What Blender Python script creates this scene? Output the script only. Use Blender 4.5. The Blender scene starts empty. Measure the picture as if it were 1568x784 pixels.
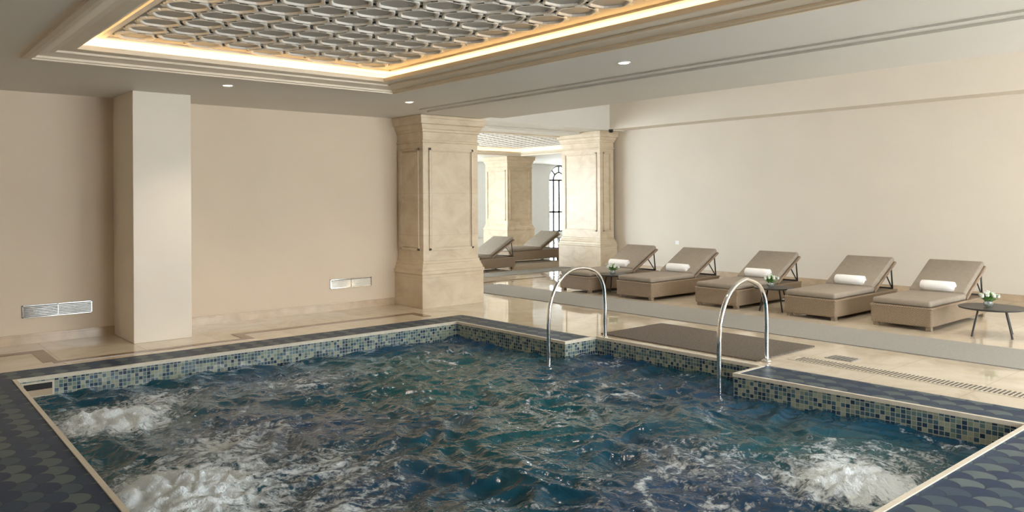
import bpy, math, random
from mathutils import Vector, Matrix, noise
from mathutils.geometry import tessellate_polygon
random.seed(4)
H=1.6
sc=bpy.context.scene
def link(o,parent=None):
    sc.collection.objects.link(o)
    if parent: o.parent=parent
    return o
# ---------------------------------------------------------------- materials
class G:
    def __init__(s,name):
        s.m=bpy.data.materials.new(name); s.m.use_nodes=True; s.nt=s.m.node_tree; s.nt.nodes.clear()
        s.out=s.nt.nodes.new('ShaderNodeOutputMaterial'); s.p=s.nt.nodes.new('ShaderNodeBsdfPrincipled')
        s.nt.links.new(s.p.outputs[0],s.out.inputs[0]); s._co=None
    def put(s,inp,v):
        if isinstance(v,bpy.types.NodeSocket): s.nt.links.new(v,inp)
        elif v is not None:
            if isinstance(v,(tuple,list)) and len(v)==3 and inp.type=='RGBA': v=(*v,1)
            inp.default_value=v
    def n(s,t,ins=None,**props):
        nd=s.nt.nodes.new(t)
        for k,v in props.items(): setattr(nd,k,v)
        for k,v in (ins or {}).items(): s.put(nd.inputs[k],v)
        return nd
    def M(s,op,a,b=None,c=None):
        nd=s.nt.nodes.new('ShaderNodeMath'); nd.operation=op
        for i,v in enumerate((a,b,c)):
            if v is not None: s.put(nd.inputs[i],v)
        return nd.outputs[0]
    @property
    def co(s):
        if s._co is None: s._co=s.n('ShaderNodeTexCoord').outputs['Object']
        return s._co
    def xyz(s):
        nd=s.n('ShaderNodeSeparateXYZ',{0:s.co}); return nd.outputs[0],nd.outputs[1],nd.outputs[2]
    def comb(s,x,y,z=0.0): return s.n('ShaderNodeCombineXYZ',{0:x,1:y,2:z}).outputs[0]
    def noise(s,scale,detail=4,rough=.5,vec=None,dist=0.0):
        return s.n('ShaderNodeTexNoise',{'Vector':vec or s.co,'Scale':scale,'Detail':detail,'Roughness':rough,'Distortion':dist}).outputs[0]
    def ramp(s,fac,stops,interp='LINEAR'):
        nd=s.n('ShaderNodeValToRGB',{0:fac}); cr=nd.color_ramp; cr.interpolation=interp
        while len(cr.elements)<len(stops): cr.elements.new(.5)
        for e,(p,c) in zip(cr.elements,stops): e.position=p; e.color=(*c,1) if len(c)==3 else c
        return nd.outputs[0]
    def mix(s,f,a,b):
        nd=s.n('ShaderNodeMix',data_type='RGBA'); s.put(nd.inputs[0],f); s.put(nd.inputs[6],a); s.put(nd.inputs[7],b); return nd.outputs[2]
    def bump(s,h,strength=.3,dist=.01):
        s.put(s.p.inputs['Normal'],s.n('ShaderNodeBump',{'Height':h,'Strength':strength,'Distance':dist}).outputs[0])
    def set(s,**k):
        names={'col':'Base Color','rough':'Roughness','metal':'Metallic','ior':'IOR','spec':'Specular IOR Level','trans':'Transmission Weight','coat':'Coat Weight','sheen':'Sheen Weight','ecol':'Emission Color','estr':'Emission Strength'}
        for a,v in k.items(): s.put(s.p.inputs[names[a]],v)
        return s.m

def plain(name,col,rough=.5,var=.04,scale=6,bump=0.0,bscale=80,**k):
    g=G(name); f=g.noise(scale)
    a=tuple(max(0,c*(1-var)) for c in col); b=tuple(min(1,c*(1+var)) for c in col)
    m=g.set(col=g.ramp(f,[(.3,a),(.7,b)]),rough=rough,**k)
    if bump: g.bump(g.noise(bscale,6,.6),bump,.005)
    return m
def emis(name,col,st):
    g=G(name); return g.set(col=(0,0,0),ecol=(*col,1),estr=st)

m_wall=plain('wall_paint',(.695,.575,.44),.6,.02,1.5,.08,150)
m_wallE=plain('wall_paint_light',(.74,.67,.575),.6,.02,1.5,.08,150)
m_pil=plain('pilaster_paint',(.78,.70,.59),.5,.02,2,.05,120)
m_ceil=plain('ceiling_paint',(.72,.69,.635),.6,.015,1)
m_cofp=plain('coffer_panel',(.50,.475,.435),.7,.03,3)
m_coffer=plain('coffer_plaster',(.76,.73,.68),.6,.03,3)
m_mould=plain('moulding_paint',(.76,.67,.54),.5,.02,3)
m_trimw=plain('cream_stone_trim',(.66,.60,.49),.3,.06,20)
m_chrome=plain('polished_steel',(.78,.77,.75),.09,.02,5,metal=1.0)
m_dark=plain('dark_void',(.02,.018,.015),.7)
m_tabtop=plain('dark_table_lacquer',(.03,.026,.024),.35,.1,10)
m_cush=plain('taupe_canvas',(.285,.24,.19),.85,.06,14,.25,400)
m_towel=plain('white_terry',(.90,.89,.87),.95,.02,30,.6,260,sheen=.3)
m_leaf=plain('leaf_green',(.13,.30,.06),.5,.3,40)
m_petal=plain('white_petals',(.85,.87,.80),.6,.05,60)
m_carpet=plain('grey_carpet',(.29,.28,.255),.95,.08,60,.5,300)
m_frame=plain('bronze_window_frame',(.08,.07,.06),.4,.05)
m_white=plain('white_fixture',(.85,.85,.83),.4,.01)
m_lamp=emis('downlight_glow',(1,.86,.66),18)
m_cove=emis('warm_led_strip',(1,.67,.31),25)
m_fill=emis('lounge_fill_strip',(1,.90,.78),15)
g=G('vase_glass'); m_glass=g.set(col=(.9,.95,.92),rough=.03,trans=.9,ior=1.45)

# polished marble floor
g=G('polished_marble_floor'); x,y,z=g.xyz()
def gridline(g,c,size,w):
    f=g.M('FRACT',g.M('DIVIDE',g.M('ADD',c,100*size),size)); return g.M('LESS_THAN',f,w)
joint=g.M('MAXIMUM',gridline(g,x,.8,.008),gridline(g,y,.8,.008))
cell=g.n('ShaderNodeTexWhiteNoise',{'Vector':g.comb(g.M('FLOOR',g.M('DIVIDE',x,.8)),g.M('FLOOR',g.M('DIVIDE',y,.8)))},noise_dimensions='2D').outputs[0]
base=g.ramp(g.noise(1.6,8,.65,dist=1.2),[(.3,(.53,.43,.31)),(.5,(.64,.555,.435)),(.75,(.72,.645,.53))])
base=g.mix(g.M('MULTIPLY',cell,.22),base,(.50,.40,.28))
base=g.mix(g.M('MULTIPLY',joint,.6),base,(.34,.27,.19))
m_floor=g.set(col=base,rough=g.ramp(g.noise(3,4),[(.3,(.02,)*3),(.8,(.06,)*3)]),ior=1.95)
m_inlay=plain('brown_marble_inlay',(.19,.105,.055),.12,.2,8)
# travertine
g=G('travertine_stone'); x,y,z=g.xyz()
vein=g.noise(2.2,8,.62,vec=g.comb(g.M('MULTIPLY',x,1.0),y,g.M('MULTIPLY',z,1.6)),dist=.8)
b=g.ramp(vein,[(.25,(.52,.40,.27)),(.5,(.65,.535,.385)),(.75,(.73,.63,.48))])
j=gridline(g,g.M('ADD',z,.18),.62,.008)
m_stone=g.set(col=g.mix(g.M('MULTIPLY',j,.45),b,(.40,.30,.2)),rough=.34); g.bump(g.noise(60,5),.06,.004)
m_base=plain('beige_marble_baseboard',(.54,.41,.28),.25,.12,6)
# mosaic
g=G('glass_mosaic_tile'); x,y,z=g.xyz(); T=.036
u=g.M('DIVIDE',g.M('ADD',g.M('ADD',x,y),50),T); v=g.M('DIVIDE',g.M('ADD',z,50.01),T)
wn=g.n('ShaderNodeTexWhiteNoise',{'Vector':g.comb(g.M('FLOOR',u),g.M('FLOOR',v))},noise_dimensions='2D').outputs[0]
gr=g.M('MAXIMUM',g.M('LESS_THAN',g.M('FRACT',u),.14),g.M('LESS_THAN',g.M('FRACT',v),.14))
c=g.ramp(wn,[(0,(.02,.045,.09)),(.18,(.06,.12,.16)),(.34,(.21,.26,.21)),(.54,(.11,.18,.185)),(.68,(.32,.35,.27)),(.88,(.035,.08,.12))],'CONSTANT')
m_mosaic=g.set(col=g.mix(gr,c,(.40,.40,.33)),rough=g.M('ADD',g.M('MULTIPLY',gr,.5),.12))
# fish scale
g=G('fish_scale_tile'); x,y,z=g.xyz(); w=.19
def scale_ids(g,x,y):
    a=g.M('DIVIDE',g.M('ADD',y,60),w); b=g.M('DIVIDE',g.M('ADD',x,60),w/2)
    r=g.M('FLOOR',b); f=g.M('FRACT',b); par=g.M('MODULO',r,2.0)
    aa=g.M('ADD',a,g.M('MULTIPLY',par,.5)); ra=g.M('ROUND',aa); dx=g.M('MULTIPLY',g.M('SUBTRACT',aa,ra),2)
    d=g.M('SQRT',g.M('ADD',g.M('MULTIPLY',dx,dx),g.M('MULTIPLY',f,f)))
    ins=g.M('LESS_THAN',d,1.0)
    par2=g.M('MODULO',g.M('ADD',r,1),2.0); bb=g.M('ADD',a,g.M('MULTIPLY',par2,.5)); rb=g.M('ROUND',bb)
    ix=g.M('ADD',g.M('MULTIPLY',ra,ins),g.M('MULTIPLY',rb,g.M('SUBTRACT',1,ins)))
    iy=g.M('SUBTRACT',g.M('ADD',r,1),ins)
    edge=g.M('LESS_THAN',g.M('ABSOLUTE',g.M('SUBTRACT',d,1.0)),.05)
    return ix,iy,edge
ix,iy,edge=scale_ids(g,x,y)
wn=g.n('ShaderNodeTexWhiteNoise',{'Vector':g.comb(ix,iy)},noise_dimensions='2D').outputs[0]
par=g.M('MODULO',g.M('ADD',iy,g.M('MULTIPLY',wn,.8)),2.0)
c=g.ramp(g.M('DIVIDE',par,2.0),[(0,(.013,.033,.078)),(.22,(.020,.045,.088)),(.42,(.046,.078,.105)),(.6,(.092,.125,.135)),(.85,(.036,.062,.098))],'CONSTANT')
m_scale=g.set(col=g.mix(g.M('MULTIPLY',edge,.75),c,(.008,.018,.04)),rough=.42,spec=.15)
# wicker
g=G('woven_rattan'); x,y,z=g.xyz()
s1=g.M('SINE',g.M('MULTIPLY',g.M('ADD',x,y),210)); s2=g.M('SINE',g.M('MULTIPLY',z,330))
wv=g.M('MULTIPLY',s1,s2); wv=g.M('ADD',g.M('MULTIPLY',wv,.5),.5)
m_wick=g.set(col=g.mix(.28,g.ramp(wv,[(0,(.08,.055,.036)),(1,(.50,.37,.25))]),g.ramp(g.noise(40,3),[(.3,(.18,.13,.085)),(.7,(.32,.235,.16))])),rough=.6); g.bump(wv,.8,.006)
# mat
g=G('brown_woven_mat'); x,y,z=g.xyz()
rb=g.M('ADD',g.M('MULTIPLY',g.M('SINE',g.M('MULTIPLY',x,150)),.5),.5)
m_mat=g.set(col=g.mix(g.M('MULTIPLY',rb,.5),g.ramp(g.noise(60,4),[(.3,(.11,.09,.07)),(.7,(.22,.185,.15))]),(.075,.06,.048)),rough=.95); g.bump(g.M('ADD',rb,g.noise(120,4)),.7,.006)
# water
g=G('churning_pool_water')
att=g.n('ShaderNodeAttribute',attribute_name='foam').outputs['Fac']
c=g.ramp(g.noise(.55,2,.4),[(.35,(.003,.072,.088)),(.5,(.004,.056,.090)),(.66,(.008,.045,.108))])
fn=g.noise(22,8,.72,dist=.8); fn2=g.noise(6,6,.65,dist=1.8)
f=g.M('ADD',g.M('MULTIPLY',att,1.38),g.M('MULTIPLY',g.M('SUBTRACT',g.M('ADD',fn,fn2),1.0),2.4))
f=g.M('MULTIPLY',f,g.M('MINIMUM',g.M('MULTIPLY',att,9.0),1.0))
fm=g.ramp(f,[(.27,(0,)*3),(.92,(1,)*3)])
m_water=g.set(col=g.mix(fm,c,(.82,.89,.93)),rough=g.M('ADD',g.M('MULTIPLY',fm,.5),.03),ior=1.33)
hb=g.M('ADD',g.noise(8,3,.5,dist=.6),g.M('MULTIPLY',g.noise(50,4,.6),g.M('ADD',g.M('MULTIPLY',fm,1.2),.05)))
g.bump(hb,.75,.035)

# ---------------------------------------------------------------- mesh builder
class MB:
    def __init__(s): s.v=[];s.f=[];s.mi=[]
    def add(s,vs,fs,mi=0):
        o=len(s.v); s.v+= [tuple(v) for v in vs]; s.f+=[tuple(i+o for i in f) for f in fs]; s.mi+=[mi]*len(fs)
    def box(s,x0,x1,y0,y1,z0,z1,mi=0,M=None):
        vs=[(x,y,z) for z in (z0,z1) for x,y in ((x0,y0),(x1,y0),(x1,y1),(x0,y1))]
        if M: vs=[M@Vector(v) for v in vs]
        s.add(vs,[(3,2,1,0),(4,5,6,7),(0,1,5,4),(1,2,6,5),(2,3,7,6),(3,0,4,7)],mi)
    def loft(s,rings,mi=0,cap=True):
        n=len(rings[0]); vs=[p for r in rings for p in r]; fs=[]
        for k in range(len(rings)-1):
            for i in range(n):
                j=(i+1)%n; fs.append((k*n+i,k*n+j,(k+1)*n+j,(k+1)*n+i))
        if cap: fs.append(tuple(reversed(range(n)))); fs.append(tuple((len(rings)-1)*n+i for i in range(n)))
        s.add(vs,fs,mi)
    def cyl(s,c,r,z0,z1,n=24,mi=0,r1=None):
        r1=r if r1 is None else r1
        s.loft([[(c[0]+rr*math.cos(2*math.pi*i/n),c[1]+rr*math.sin(2*math.pi*i/n),zz) for i in range(n)] for rr,zz in ((r,z0),(r1,z1))],mi)
    def lathe(s,c,prof,n=24,mi=0):
        s.loft([[(c[0]+r*math.cos(2*math.pi*i/n),c[1]+r*math.sin(2*math.pi*i/n),c[2]+z) for i in range(n)] for r,z in prof],mi)
    def tube(s,pts,r,n=12,mi=0):
        pts=[Vector(p) for p in pts]; rings=[]; up=Vector((0,1,0.001)).normalized()
        for i,p in enumerate(pts):
            d=(pts[min(i+1,len(pts)-1)]-pts[max(i-1,0)]).normalized()
            a=d.cross(up)
            if a.length<1e-3: a=d.cross(Vector((1,0,0)))
            a.normalize(); b=a.cross(d).normalized()
            rings.append([p+a*r*math.cos(2*math.pi*k/n)+b*r*math.sin(2*math.pi*k/n) for k in range(n)])
        s.loft(rings,mi)
    def flat(s,outer,holes,z,mi=0,up=True):
        polys=[[Vector((p[0],p[1],0)) for p in q] for q in [outer]+holes]
        tr=tessellate_polygon(polys); vs=[(v.x,v.y,z) for q in polys for v in q]; fs=[]
        for t in tr:
            a,b,c=[Vector(vs[i]) for i in t]
            nz=(b-a).cross(c-a).z
            if abs(nz)<1e-12: continue
            fs.append(tuple(t) if (nz>0)==up else tuple(reversed(t)))
        s.add(vs,fs,mi)
    def obj(s,name,mats,parent=None,bevel=0,seg=2,smooth=False,data=None):
        if data is None:
            me=bpy.data.meshes.new(name); me.from_pydata(s.v,[],s.f)
            for m in mats: me.materials.append(m)
            me.polygons.foreach_set('material_index',s.mi)
            if smooth: me.polygons.foreach_set('use_smooth',[True]*len(s.f))
            me.update()
        else: me=data
        o=bpy.data.objects.new(name,me); link(o,parent)
        if bevel:
            b=o.modifiers.new('bevel','BEVEL'); b.width=bevel; b.segments=seg; b.limit_method='ANGLE'; b.harden_normals=False
        return o
def empty(name,loc=(0,0,0),rz=0):
    e=bpy.data.objects.new(name,None); e.empty_display_size=.2; e.location=loc; e.rotation_euler=(0,0,rz); link(e); return e
def S(*a): return [v*H for v in a]

# ---------------------------------------------------------------- key dimensions (metres)
YN=6.37*H; XE=8.4*H; XW=-1.5*H; YS=-2.2*H; ZC=1.77*H; ROOF=4.3
X2=17*H; Y2=15.5*H; ZC2=1.92*H
inner=[tuple(S(*p)) for p in [(.66,1.13),(3.88,1.13),(3.79,2.54),(4.07,2.54),(4.07,3.86),(3.76,3.86),(3.73,5.08),(.70,5.08)]]
outer=[tuple(S(*p)) for p in [(.28,.68),(4.18,.68),(4.13,2.53),(4.10,2.53),(4.10,3.87),(4.05,3.87),(4.0,5.37),(.28,5.37)]]
def offset(poly,d):
    n=len(poly); out=[]
    for i in range(n):
        p0,p1,p2=Vector(poly[i-1]),Vector(poly[i]),Vector(poly[(i+1)%n])
        e1=(p1-p0).normalized(); e2=(p2-p1).normalized()
        n1=Vector((e1.y,-e1.x)); n2=Vector((e2.y,-e2.x))
        b=(n1+n2); b=b/ max(.2,b.dot(n1)); out.append(tuple(p1+b*d))
    return out
# floor
mb=MB(); mb.flat([(XW-.3,YS-.3),(X2+.3,YS-.3),(X2+.3,Y2+.3),(XW-.3,Y2+.3)],[outer],0)
mb.obj('floor',[m_floor])
# inlay stripes
mb=MB(); t=.004
def st(x0,x1,y0,y1): mb.box(x0*H,x1*H,y0*H,y1*H,.0005,t)
st(2.22,3.70,5.70,5.77); st(2.15,2.22,5.48,5.77); st(.95,2.15,5.48,5.54); st(.90,.98,5.54,5.95); st(-1,.98,5.95,6.02)
st(3.70,3.77,5.50,5.77)
st(4.78,8.0,7.25,7.31); st(4.78,4.84,6.4,7.25)
mb.obj('marble_inlay_border',[m_inlay])

# swimming pool
pool=empty('swimming_pool')
mb=MB(); mb.flat(outer,[inner],.004); mb.obj('coping_tiles',[m_scale],pool)
mb=MB(); off=offset(inner,.032)
n=len(inner); vs=[(*p,-.020) for p in inner]+[(*p,.012) for p in inner]+[(*p,.012) for p in off]+[(*p,.0) for p in off]; fs=[]
for i in range(n):
    j=(i+1)%n
    for k in range(3): fs.append((k*n+i,k*n+j,(k+1)*n+j,(k+1)*n+i))
mb.add(vs,fs); mb.obj('coping_trim',[m_trimw],pool)
mb=MB(); inw=offset(inner,.006)
vs=[(*p,-1.3) for p in inw]+[(*p,-.005) for p in inw]; mb.add(vs,[(i,(i+1)%n,n+(i+1)%n,n+i) for i in range(n)])
mb.flat(inw,[],-1.3); mb.obj('mosaic_walls',[m_mosaic],pool)
# skimmer opening: flat panel, its inner shade painted dark
mb=MB(); yb=5.08*H
mb.box(.72*H,.88*H,yb-.012,yb+.005,-.165,-.03,0); mb.box(.73*H,.87*H,yb-.016,yb-.011,-.155,-.045,1)
mb.box(.73*H,.87*H,yb-.018,yb-.014,-.155,-.10,2)
mb.obj('skimmer_opening',[m_trimw,m_dark,m_base],pool)
# water
foams=[(.98,4.28,.44,1.35),(.92,3.02,.50,1.45),(2.93,1.42,.42,1.3),(1.35,4.6,.42,.5),(1.3,2.5,.5,.4),(1.25,3.5,.5,.45),(1.55,3.0,.5,.35),(2.1,4.5,.55,.34),(2.7,2.0,.5,.36),(3.2,1.6,.35,.40),(1.5,3.7,.5,.25),(2.9,3.3,.5,.10)]
x0,x1,y0,y1=.62*H,4.10*H,1.09*H,5.12*H; st_=.022
nx=int((x1-x0)/st_); ny=int((y1-y0)/st_)
vs=[];foam=[]
for j in range(ny+1):
    for i in range(nx+1):
        X=x0+i*st_;Y=y0+j*st_
        p=Vector((X,Y,0)); wq=noise.noise_vector(p*1.3)*.28
        q=p+wq
        a=noise.noise(q*1.1)*.026+noise.noise(Vector((q.x*2.5,q.y*1.9,3)))*.046
        a+=(.5-abs(noise.noise(Vector((q.x*4.2,q.y*3.6,7)))))*.058
        a+=(.5-abs(noise.noise(Vector((q.x*9.0,q.y*8.0,11)))))*.017
        F=0
        for fx,fy,r,s_ in foams:
            d2=((X-fx*H)**2+(Y-fy*H)**2)/((r*H*.55)**2); F+=s_*math.exp(-d2)
            if s_>1.1: a+=.10*math.exp(-d2*1.5)*(.35+1.2*abs(noise.noise(p*6))+.8*abs(noise.noise(p*13))+.5*noise.noise(p*22))
        rid=max(0,1-abs(noise.noise(Vector((q.x*2.0,q.y*2.8,20))))*9)*max(0,noise.noise(p*.7+Vector((4,2,9)))+.26)
        foam.append(min(1.5,F+rid*.52))
        vs.append((X,Y,-.205+a))
fs=[]
def inside(px,py,poly):
    c=False
    for i in range(len(poly)):
        a,b=poly[i],poly[i-1]
        if (a[1]>py)!=(b[1]>py) and px<(b[0]-a[0])*(py-a[1])/(b[1]-a[1])+a[0]: c=not c
    return c
big=offset(inner,.035)
for j in range(ny):
    for i in range(nx):
        k=j*(nx+1)+i
        if inside(vs[k][0]+st_/2,vs[k][1]+st_/2,big): fs.append((k,k+1,k+nx+2,k+nx+1))
mb=MB(); mb.add(vs,fs); wo=mb.obj('water_surface',[m_water],pool,smooth=True)
at=wo.data.attributes.new('foam','FLOAT','POINT'); at.data.foreach_set('value',foam)

# ---------------------------------------------------------------- walls
mb=MB(); mb.box(XW-.3,4.0*H,YN,YN+.25,0,ROOF); mb.obj('wall_north',[m_wall])
mb=MB(); mb.box(XE,XE+.25,YS,8.0*H,0,ROOF); mb.obj('wall_east',[m_wallE])
mb=MB(); mb.box(XW-.3,XW,YS-.3,YN+.25,0,ROOF); mb.obj('wall_west',[m_wall])
hwx=[(9.2,11.0),(11.4,13.0),(13.4,15.0)]   # hall west windows (y range in H)
mb=MB(); py=YN+.26
for a,b in hwx:
    a*=H;b*=H; mb.box(3.85*H,4.0*H,py,a,0,ROOF); py=b; mb.box(3.85*H,4.0*H,a,b,0,.3); mb.box(3.85*H,4.0*H,a,b,2.7,ROOF)
mb.box(3.85*H,4.0*H,py,Y2,0,ROOF); mb.obj('wall_hall_west',[m_wallE])
for a,b in hwx:
    a*=H;b*=H; mb=MB()
    for q in (a,a+(b-a)/3,a+2*(b-a)/3,b-.06): mb.box(3.9*H,3.95*H,q,q+.06,.3,2.7)
    for q in (.3,2.1,2.64): mb.box(3.9*H,3.95*H,a,b,q,q+.06)
    mb.obj('window_3',[m_frame])
mb=MB(); mb.box(XE+.26,X2,7.75*H,7.95*H,0,ROOF); mb.obj('wall_hall_south',[m_wallE])
mb=MB(); mb.box(X2,X2+.3,7.75*H,Y2,0,ROOF); mb.obj('wall_hall_east',[m_wallE])
# south wall with window openings
mb=MB(); wx=[(3.6,6.0),(6.9,9.3),(10.2,12.6)]; px=XW
for a,b in wx:
    mb.box(px,a,YS-.3,YS,0,ROOF); px=b
    mb.box(a,b,YS-.3,YS,0,.5); mb.box(a,b,YS-.3,YS,2.6,ROOF)
mb.box(px,XE+.25,YS-.3,YS,0,ROOF); mb.obj('wall_south',[m_wall])
for a,b in wx:
    mb=MB(); 
    for q in (a,(a+b)/2-.03,b-.06): mb.box(q,q+.06,YS-.2,YS-.12,.5,2.6)
    for q in (.5,1.9,2.54): mb.box(a,b,YS-.2,YS-.12,q,q+.06)
    mb.obj('window_1',[m_frame])
# hall north wall with arched openings
cx=[14.95,12.75,10.5,8.3,6.1]; ww=.42*H; zs=1.5*H; 
mb=MB(); 
outl=[(4.0*H,0),(X2,0),(X2,ROOF),(4.0*H,ROOF)]
holes=[]
for c in cx:
    c=c*H; q=[(c-ww,.12),(c+ww,.12)]+[(c+ww*math.cos(a),zs+ww*math.sin(a)) for a in [math.pi*k/14 for k in range(15)]]
    holes.append(q)
polys=[[Vector((p[0],p[1],0)) for p in q] for q in [outl]+holes]
tr=tessellate_polygon(polys); P=[v for q in polys for v in q]
mb.add([(v.x,Y2,v.y) for v in P],[tuple(t) for t in tr])
for q in holes:
    k=len(q); mb.add([(a,Y2,b) for a,b in q]+[(a,Y2+.3,b) for a,b in q],[(i,(i+1)%k,k+(i+1)%k,k+i) for i in range(k)])
mb.obj('wall_hall_north',[m_white])
for c in cx:
    c=c*H; mb=MB(); yy=Y2+.1
    arc=lambda r:[(c+r*math.cos(a),yy,zs+r*math.sin(a)) for a in [math.pi*k/16 for k in range(17)]]
    mb.tube([(c+ww-.03,yy,.12)]+arc(ww-.03)+[(c-ww+.03,yy,.12)],.06,6)
    mb.tube(arc(ww*.5),.045,6)
    for q in (-.5,0,.5): mb.box(c+q*ww-.045,c+q*ww+.045,yy-.02,yy+.02,.12,zs)
    for a in (45,90,135):
        r=math.radians(a); mb.tube([(c+ww*.5*math.cos(r),yy,zs+ww*.5*math.sin(r)),(c+ww*math.cos(r),yy,zs+ww*math.sin(r))],.045,6)
    for q in (.14,1.0,zs): mb.box(c-ww,c+ww,yy-.02,yy+.02,q-.04,q+.04)
    mb.obj('window_2',[m_frame])

# pilaster and baseboards
mb=MB(); mb.box(1.5*H,1.895*H,5.84*H,YN,0,ZC); mb.obj('wall_pilaster',[m_pil],bevel=.006)
mb=MB()
mb.box(XW,1.5*H,YN-.022,YN,0,.085); mb.box(XW,1.5*H,YN-.014,YN,.085,.105)
mb.box(1.895*H,3.94*H,YN-.022,YN,0,.085); mb.box(1.895*H,3.94*H,YN-.014,YN,.085,.105)
mb.obj('baseboard_north',[m_base])
mb=MB(); mb.box(XE-.02,XE,YS,7.52*H,0,.10); mb.obj('baseboard_east',[m_base])

# ---------------------------------------------------------------- ceiling
mb=MB()
cx0,cx1,cy0,cy1=.66*H,3.02*H,1.05*H,4.84*H; ZR=1.90*H
B=3.70*H; C_=4.62*H
mb.box(XW-.3,cx0,YS-.3,YN,ZC,ROOF); mb.box(cx1,B,YS-.3,YN,ZC,ROOF)
mb.box(cx0,cx1,YS-.3,cy0,ZC,ROOF); mb.box(cx0,cx1,cy1,YN,ZC,ROOF)
mb.box(cx0,cx1,cy0,cy1,ZR,ROOF)
mb.box(B,3.78*H,YS-.3,5.56*H,1.760*H,ROOF)      # stepped downstand beam
mb.box(3.78*H,C_,YS-.3,5.56*H,1.747*H,ROOF)
mb.box(B,C_,5.56*H,7.4*H,ZC,ROOF)
mb.box(C_,XE+.25,YS-.3,7.4*H,3.75,ROOF)
mb.obj('ceiling',[m_ceil])
mb=MB(); mb.box(8.1*H,XE,YS,7.4*H,1.96*H,3.75); mb.obj('ceiling_soffit',[m_wallE])
mb=MB(); mb.box(3.85*H,XE+.25,7.4*H,7.9*H,1.95*H,ROOF); mb.obj('ceiling_beam',[m_ceil])
mb=MB()
hx0,hx1,hy0,hy1=5.2*H,10.9*H,8.3*H,12.5*H
mb.box(3.85*H,hx0,7.9*H,Y2+.3,ZC2,ROOF); mb.box(hx1,X2+.3,7.9*H,Y2+.3,ZC2,ROOF)
mb.box(hx0,hx1,7.9*H,hy0,ZC2,ROOF); mb.box(hx0,hx1,hy1,Y2+.3,ZC2,ROOF); mb.box(hx0,hx1,hy0,hy1,2.05*H,ROOF)
mb.obj('ceiling_hall',[m_ceil])
def cof_ring(name,x0,x1,y0,y1,zc,w):
    prof=[(0,.0),(.028,.0),(.028,-.022),(.05,-.030),(.07,-.030),(.072,-.018),(.085,-.014),(.085,.006),(.10,.008),(.135,.022),(.165,.026),(.165,.044),(.24,.044),(.25,.048),(.25,.088),(.235,.088),(.235,.064),(0,.056)]
    prof=[(a*w/.25*H,zc+b) for a,b in prof]
    mb=MB(); k=len(prof); vs=[]
    for sx,sy in ((0,0),(1,0),(1,1),(0,1)):
        for a,z_ in prof: vs.append(((x0+a) if sx==0 else (x1-a),(y0+a) if sy==0 else (y1-a),z_))
    fs=[]
    for c in range(4):
        d=(c+1)%4
        for i in range(k): j=(i+1)%k; fs.append((c*k+i,d*k+i,d*k+j,c*k+j))
    mb.add(vs,fs); mb.obj(name,[m_mould])
cof_ring('trim_1',cx0,cx1,cy0,cy1,ZC,.25); cof_ring('trim_2',hx0,hx1,hy0,hy1,ZC2,.22)
def led(name,x0,x1,y0,y1,z,mt):
    mb=MB(); a=.05;b=.09
    mb.box(x0+a,x0+b,y0+a,y1-a,z,z+.015); mb.box(x1-b,x1-a,y0+a,y1-a,z,z+.015)
    mb.box(x0+b,x1-b,y0+a,y0+b,z,z+.015); mb.box(x0+b,x1-b,y1-b,y1-a,z,z+.015); mb.obj(name,[mt])
led('cove_led_strip',cx0,cx1,cy0,cy1,ZC+.066,m_cove); led('cove_led_strip',hx0,hx1,hy0,hy1,ZC2+.066,m_cove)
mb=MB(); mb.box(C_+.005,C_+.05,YS+.3,5.5*H,1.84*H,1.84*H+.03); mb.obj('lounge_fill_strip',[m_fill])  # added glowing strip, hidden behind the beam, to brighten soffit and wall
def lattice(name,x0,x1,y0,y1,z,th=.020):
    # raised rounded hexagon frames joined by short bars
    a,b,c=.195,.0975,.169
    hexa=[(a,0),(b,c),(-b,c),(-a,0),(-b,-c),(b,-c)]
    rh=[]
    for i in range(6):
        p0=Vector(hexa[i-1]);p1=Vector(hexa[i]);p2=Vector(hexa[(i+1)%6])
        A=p1.lerp(p0,.24); C2=p1.lerp(p2,.24)
        for t_ in (0,.5,1): rh.append(tuple((1-t_)**2*A+2*t_*(1-t_)*p1+t_*t_*C2))
    mb=MB(); i=0; X=x0+a
    while X<x1-a+.05:
        Y=y0+c+(c if i%2 else 0)
        while Y<y1-c+.02:
            R=[[(X+s*p,Y+s*q,zz) for p,q in rh] for s,zz in ((.955,z),(.92,z-th*.85),(.89,z-th),(.81,z-th),(.78,z-th*.85),(.745,z))]
            mb.loft(R,0,False)
            for (p,q),(r,s_) in zip(hexa,hexa[1:]+hexa[:1]):
                mx,my=(p+r)/2,(q+s_)/2; an=math.atan2(my,mx)
                M=Matrix.Translation((X+mx*.98,Y+my*.98,z-th*.4))@Matrix.Rotation(an,4,'Z')
                mb.box(-.014,.014,-.030,.030,-th*.5,th*.4,0,M)
            Y+=2*c
        X+=a+b; i+=1
    for (p,q,r,s_) in ((x0-.05,x0,y0-.05,y1+.05),(x1,x1+.05,y0-.05,y1+.05),(x0,x1,y0-.05,y0),(x0,x1,y1,y1+.05)): mb.box(p,q,r,s_,z-.02,z)
    mb.box(x0,x1,y0,y1,z-.003,z,1)
    mb.obj(name,[m_coffer,m_cofp])
lattice('ceiling_lattice',1.06*H,2.86*H,1.25*H,4.66*H,ZR)
lattice('ceiling_lattice',5.5*H,10.6*H,8.55*H,12.25*H,2.05*H)

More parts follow.
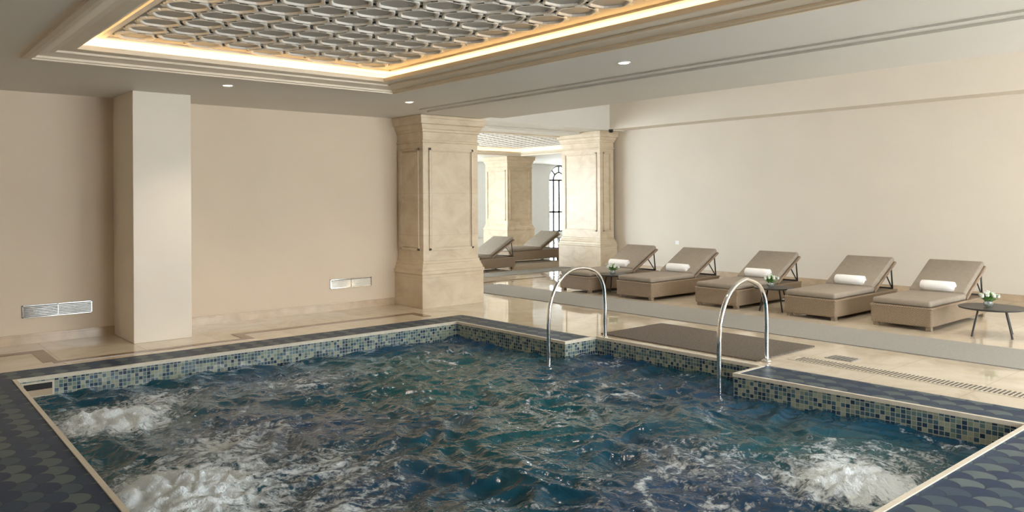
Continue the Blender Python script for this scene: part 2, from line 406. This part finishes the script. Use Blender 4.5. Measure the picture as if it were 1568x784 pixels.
# ---------------------------------------------------------------- columns
def column(x0,x1,y0,y1,ht):
    o=empty('stone_column',((x0+x1)/2,(y0+y1)/2,0)); mb=MB(); hx=(x1-x0)/2; hy=(y1-y0)/2
    d=.07
    lv=[(.012,0),(.012,.49),(0,.50),(0,.545),(.018,.55),(.022,.58),(.04,.62),(.04,.645),(.055,.65),(.055,.685),(d,.69),
        (d,ht-.40),(d-.014,ht-.395),(d-.014,ht-.37),(d,ht-.365),(d,ht-.245),(d-.02,ht-.24),(d-.02,ht-.205),(d-.035,ht-.20),(d-.05,ht-.15),(d-.05,ht-.135),(d-.085,ht-.125),(d-.085,ht-.05),(d-.095,ht-.045),(d-.095,ht-.004)]
    mb.loft([[(-hx+a,-hy+a,z),(hx-a,-hy+a,z),(hx-a,hy-a,z),(-hx+a,hy-a,z)] for a,z in lv])
    z0,z1=.84,ht-.48
    def ring(fn,half):
        m=.10; a=half-m
        for (u0,u1,v0,v1) in ((-a,a,z0,z0+.035),(-a,a,z1-.035,z1),(-a,-a+.035,z0,z1),(a-.035,a,z0,z1)): fn(u0,u1,v0,v1,.022)
        a-=.045
        for (u0,u1,v0,v1) in ((-a,a,z0+.045,z0+.055),(-a,a,z1-.055,z1-.045),(-a,-a+.01,z0+.045,z1-.045),(a-.01,a,z0+.045,z1-.045)): fn(u0,u1,v0,v1,.009)
    ring(lambda u0,u1,v0,v1,p: mb.box(u0,u1,-hy+d-p,-hy+d+.01,v0,v1),hx-d)
    ring(lambda u0,u1,v0,v1,p: mb.box(-hx+d-p,-hx+d+.01,u0,u1,v0,v1),hy-d)
    ring(lambda u0,u1,v0,v1,p: mb.box(hx-d-.01,hx-d+p,u0,u1,v0,v1),hy-d)
    ring(lambda u0,u1,v0,v1,p: mb.box(u0,u1,hy-d-.01,hy-d+p,v0,v1),hx-d)
    mb.obj('column_body',[m_stone],o,bevel=.003)
column(3.94*H,4.66*H,5.89*H,6.41*H,ZC)
column(8.03*H,XE,7.52*H,8.38*H,1.95*H)
column(10.8*H,11.6*H,12.85*H,13.7*H,ZC2)

# ---------------------------------------------------------------- handrails
def rail(xa,xb,y):
    o=empty('pool_handrail',(xb,y,0)); L=xb-xa; mb=MB()
    ctrl=[(-L,-.75),(-L,-.4),(-L,.0),(-L,.30),(-L+.03,.48),(-L+.12,.66),(-L+.25,.77),(-L+.40,.82),(-.30,.815),(-.13,.75),(-.03,.62),(0,.45),(0,.2),(0,.0)]
    pts=[]
    C=[Vector((a,0,b)) for a,b in ctrl]
    for i in range(len(C)-1):
        p0=C[max(i-1,0)];p1=C[i];p2=C[i+1];p3=C[min(i+2,len(C)-1)]
        for k in range(6):
            t=k/6; pts.append(.5*((2*p1)+(p2-p0)*t+(2*p0-5*p1+4*p2-p3)*t*t+(3*p1-p0-3*p2+p3)*t**3))
    pts.append(C[-1]); mb.tube(pts,.021,16); mb.obj('rail_tube',[m_chrome],o,smooth=True)
    mb=MB(); mb.lathe((0,0,.004),[(.048,0),(.048,.008),(.03,.022),(.022,.024)],24); mb.obj('floor_flange',[m_chrome],o,smooth=True)
rail(3.55*H,4.10*H,3.80*H); rail(3.75*H,4.24*H,2.60*H)

# ---------------------------------------------------------------- sun loungers
def lounger_meshes():
    W=.36; out={}
    mb=MB(); mb.box(0,1.80,-W,W,.045,.265); out['wicker_base']=(mb,[m_wick],.02,False)
    mb=MB(); mb.box(-.006,1.806,-W-.006,W+.006,.245,.275); out['wicker_rim']=(mb,[m_wick],.012,False)
    mb=MB()
    for a in (.03,1.71):
        for b in (-W+.02,W-.08): mb.box(a,a+.06,b,b+.06,0,.05)
    out['feet']=(mb,[m_wick],0,False)
    mb=MB(); mb.box(.01,1.14,-W+.015,W-.015,.276,.355); out['seat_cushion']=(mb,[m_cush],.03,True)
    M=Matrix.Translation((1.12,0,.28))@Matrix.Rotation(math.radians(-29),4,'Y')
    mb=MB(); mb.box(.0,.76,-W+.015,W-.015,.03,.105,0,M); out['back_cushion']=(mb,[m_cush],.03,True)
    mb=MB(); mb.box(.0,.76,-W,W,-.005,.028,0,M); out['back_frame']=(mb,[m_wick],.008,False)
    mb=MB()
    for s_ in (-1,1):
        y_=s_*(W-.05); mb.tube([(1.72,y_,.60),(1.76,y_,.28)],.011,8); mb.tube([(1.55,y_,.50),(1.74,y_,.29)],.009,8)
    mb.tube([(1.76,-W+.05,.285),(1.76,W-.05,.285)],.011,8); out['back_strut']=(mb,[m_tabtop],0,True)
    mb=MB(); R=[]
    nseg=28
    prof=[(-.20,.035),(-.205,.055),(-.195,.07),(-.10,.073),(0,.072),(.10,.073),(.195,.07),(.205,.055),(.20,.035)]
    rings=[[(1.13+r*1.05*math.cos(2*math.pi*i/nseg)*(1+.03*math.sin(3*i)),yy,.355+.072+r*.95*math.sin(2*math.pi*i/nseg)) for i in range(nseg)] for yy,r in prof]
    mb.loft(rings); 
    sp=[(1.13+(.012+.007*k*.35)*math.cos(k*.5),-.204,.427+(.012+.007*k*.35)*math.sin(k*.5)) for k in range(22)]
    mb.tube(sp,.006,6); out['rolled_towel']=(mb,[m_towel],0,True)
    return out
LM=lounger_meshes(); cache={}
def lounger(x,y,towel=True,rz=0):
    o=empty('sun_lounger',(x,y,0),rz)
    for k,(mb,mats,bv,sm) in LM.items():
        if k=='rolled_towel' and not towel: continue
        c=mb.obj(k,mats,o,bevel=bv,seg=3,smooth=sm,data=cache.get(k)); cache[k]=c.data
for x_,y_,r in ((9.68,4.13,.0),(9.60,5.26,.0),(9.58,6.70,.01),(9.42,8.12,.0),(9.40,9.42,-.01)): lounger(x_,y_,True,r)
lounger(6.08*H,8.62*H,False); lounger(7.78*H,9.45*H,False)

# side tables with flowers
def table(x,y,r,flow=True):
    o=empty('side_table',(x,y,0)); mb=MB(); h=.33
    mb.lathe((0,0,h),[(r-.02,-.022),(r-.004,-.018),(r,-.008),(r,-.002),(r-.006,.0)],40)
    for k in range(4):
        a=math.pi/4+k*math.pi/2+.3
        mb.tube([(r*.55*math.cos(a),r*.55*math.sin(a),h-.02),(r*.82*math.cos(a),r*.82*math.sin(a),0)],.011,8)
    for k in range(2):
        a=math.pi/4+k*math.pi/2+.3; q=r*.6; mb.tube([(q*math.cos(a),q*math.sin(a),h-.035),(-q*math.cos(a),-q*math.sin(a),h-.035)],.009,6)
    mb.obj('table_frame',[m_tabtop],o)
    v=empty('flower_vase',(x-.02,y+.03,h)); mb=MB()
    mb.lathe((0,0,.0005),[(.03,0),(.042,.01),(.05,.03),(.046,.055),(.04,.07),(.037,.07),(.043,.054),(.045,.03),(.03,.012)],20); mb.obj('glass_bowl',[m_glass],v,smooth=True)
    mb=MB(); rr=random.Random(int(x*10))
    for k in range(44):
        a=rr.random()*6.28; t=rr.uniform(.2,1.3); L=rr.uniform(.07,.12); w=rr.uniform(.016,.028)
        d=Vector((math.cos(a)*math.sin(t),math.sin(a)*math.sin(t),math.cos(t))); sd=Vector((-math.sin(a),math.cos(a),0)); p=Vector((0,0,.05))
        b_=p+d*L*.35; m_=p+d*L*.75+Vector((0,0,.006)); e_=p+d*L*1.25-Vector((0,0,.004))
        mb.add([b_,m_+sd*w,e_,m_-sd*w,m_+Vector((0,0,.005))],[(0,1,4),(1,2,4),(2,3,4),(3,0,4)],0)
    for k in range(11):
        a=k*2.4; rad=.07*math.sqrt(k/9); c=Vector((rad*math.cos(a)*1.3,rad*math.sin(a)*1.3,.15-rad*.5))
        for q in range(3):
            for j in range(7):
                b=j*6.283/7+q*.4; R_=.030-.005*q; u=Vector((math.cos(b),math.sin(b),0)); s_=Vector((-math.sin(b),math.cos(b),0))
                z_=Vector((0,0,.006+.008*q))
                mb.add([c,c+u*R_*.7+s_*.012+z_,c+u*R_+z_*1.5,c+u*R_*.7-s_*.012+z_],[(0,1,2,3)],1)
        mb.lathe((c.x,c.y,c.z),[(.002,-.014),(.016,-.006),(.020,.004),(.013,.018),(.002,.022)],8,1)
    mb.obj('bouquet',[m_leaf,m_petal],v)
table(9.95,3.22,.34); table(9.92,5.97,.27); table(9.7,8.76,.27)

# mats, carpet, drain
mb=MB(); mb.box(6.70,7.82,4.22,6.28,0,.014); mb.obj('door_mat',[m_mat],bevel=.004)
mb=MB(); mb.box(5.11*H,5.76*H,YS+.5,7.0*H,0,.010); mb.obj('carpet_runner',[m_carpet])
mb=MB(); mb.box(5.3*H,7.9*H,7.75*H,8.15*H,0,.010); mb.obj('carpet_runner',[m_carpet])
mb=MB(); y_=YS+.6
mb.box(4.39*H,4.52*H,y_,2.55*H,0,.004,0)
while y_<2.5*H:
    mb.box(4.402*H,4.452*H,y_,y_+.016,.0042,.006,1); mb.box(4.46*H,4.51*H,y_,y_+.016,.0042,.006,1); y_+=.036
mb.obj('overflow_drain_grate',[m_trimw,m_mat])
mb=MB(); mb.box(4.60*H,4.72*H,2.25*H,2.42*H,0,.005); 
for k in range(6): mb.box(4.61*H,4.71*H,(2.262+.026*k)*H,(2.272+.026*k)*H,.005,.007,1)
mb.obj('floor_drain_cover',[m_carpet,m_mat])

# wall vents
def vent(x0,x1,z0,z1):
    o=empty('air_vent_grille',((x0+x1)/2,YN-.001,(z0+z1)/2)); mb=MB(); a=(x1-x0)/2;b=(z1-z0)/2
    mb.box(-a,a,-.004,0,-b,b,1)
    for q in ((-a,a,-b,-b+.010),(-a,a,b-.010,b),(-a,-a+.010,-b,b),(a-.010,a,-b,b),(-.004,.004,-b,b)): mb.box(q[0],q[1],-.018,0,q[2],q[3])
    k=-b+.014
    while k<b-.012:
        M=Matrix.Translation((0,-.011,k))@Matrix.Rotation(-math.radians(17),4,'X'); mb.box(-a+.01,a-.01,-.001,.001,-.0085,.0085,0,M); k+=.018
    mb.obj('louvres',[m_chrome,m_dark],o)
vent(.91*H,1.35*H,.29,.43); vent(3.27*H,3.69*H,.32,.45)
mb=MB(); mb.box(XE-.012,XE,10.3,10.4,.60,.68); mb.obj('wall_socket',[m_white],bevel=.003)
mb=MB(); mb.lathe((12.85,11.7,1.95*H-.07),[(.03,0),(.05,.02),(.05,.07)],16); mb.obj('ceiling_sensor',[m_dark])

# downlights
def spot(loc,e,ang=115,col=(1,.85,.66),r=.05,blend=.8):
    l=bpy.data.lights.new('spot','SPOT'); l.energy=e; l.spot_size=math.radians(ang); l.spot_blend=blend; l.color=col; l.shadow_soft_size=r
    o=bpy.data.objects.new('spot',l); o.location=loc; return o
def downlight(x,y,z,e=60,col=(1,.85,.66),ang=115):
    o=empty('recessed_downlight',(x,y,z)); mb=MB()
    mb.lathe((0,0,0),[(.062,-.0),(.062,-.006),(.048,-.008),(.046,-.001)],28,0); mb.obj('bezel',[m_white],o)
    mb=MB(); mb.cyl((0,0),.045,-.005,-.0025,24); mb.obj('lamp_disc',[m_lamp],o)
    s=spot((0,0,-.03),e,ang,col=col); link(s,o)
for x_,y_,e in ((1.925,5.19,95),(3.37,5.21,95),(3.35,2.95,95),(.45,5.19,40),(.3,2.9,50),(3.35,.7,95),(1.925,.5,75)): downlight(x_*H,y_*H,ZC,e,(1,.88,.74))
for y_ in (-1.0,.6,2.2,3.8,5.4,6.9): downlight(6.0*H,y_*H,3.75,200,(1,.92,.82),84)  # added unseen lamps above the lounge to light the loungers
for x_,y_ in ((4.6,9.2),(4.6,12),(8,13.6),(12.2,9.5),(12.2,12),(14.5,10.5),(14.5,13.5)): downlight(x_*H,y_*H,ZC2,175,(1,.95,.88))  # lamps added to make the hall brighter

def area(name,loc,rot,sx,sy,e,col):
    l=bpy.data.lights.new(name,'AREA'); l.shape='RECTANGLE'; l.size=sx; l.size_y=sy; l.energy=e; l.color=col
    o=bpy.data.objects.new(name,l); o.location=loc; o.rotation_euler=rot; link(o)
for (a,b),e in zip(wx,(150,180,125)): area('window_daylight',((a+b)/2,YS-.32,1.55),(math.radians(90),0,math.radians(0)),2.4,2.1,e,(1,.96,.91))
for a,b in hwx: area('hall_window_daylight',(3.84*H,(a+b)/2*H,1.5),(math.radians(90),0,math.radians(-90)),2.6,2.4,190,(.88,.96,1))

# world: bright daylight haze
w_=bpy.data.worlds.new('daylight'); sc.world=w_; w_.use_nodes=True; nt=w_.node_tree; bg=nt.nodes['Background']
tc=nt.nodes.new('ShaderNodeTexCoord'); sp=nt.nodes.new('ShaderNodeSeparateXYZ'); rp=nt.nodes.new('ShaderNodeValToRGB')
nt.links.new(tc.outputs['Generated'],sp.inputs[0]); nt.links.new(sp.outputs[2],rp.inputs[0]); nt.links.new(rp.outputs[0],bg.inputs[0])
rp.color_ramp.elements[0].position=0; rp.color_ramp.elements[0].color=(.80,.90,.95,1); rp.color_ramp.elements[1].position=.7; rp.color_ramp.elements[1].color=(.55,.75,1,1)
bg.inputs[1].default_value=24

# camera
cd=bpy.data.cameras.new('camera'); cam=bpy.data.objects.new('camera',cd); link(cam)
cd.sensor_width=36; cd.lens=27.32; cd.shift_y=-.0561; cd.clip_end=200
cam.matrix_world=Matrix.Translation((0,0,H))@Matrix.Rotation(math.radians(-40.4),4,'Z')@Matrix.Rotation(math.radians(90),4,'X')@Matrix.Rotation(math.radians(-.33),4,'Z')
sc.camera=cam
sc.view_settings.view_transform='Standard'
sc.view_settings.exposure=-.42
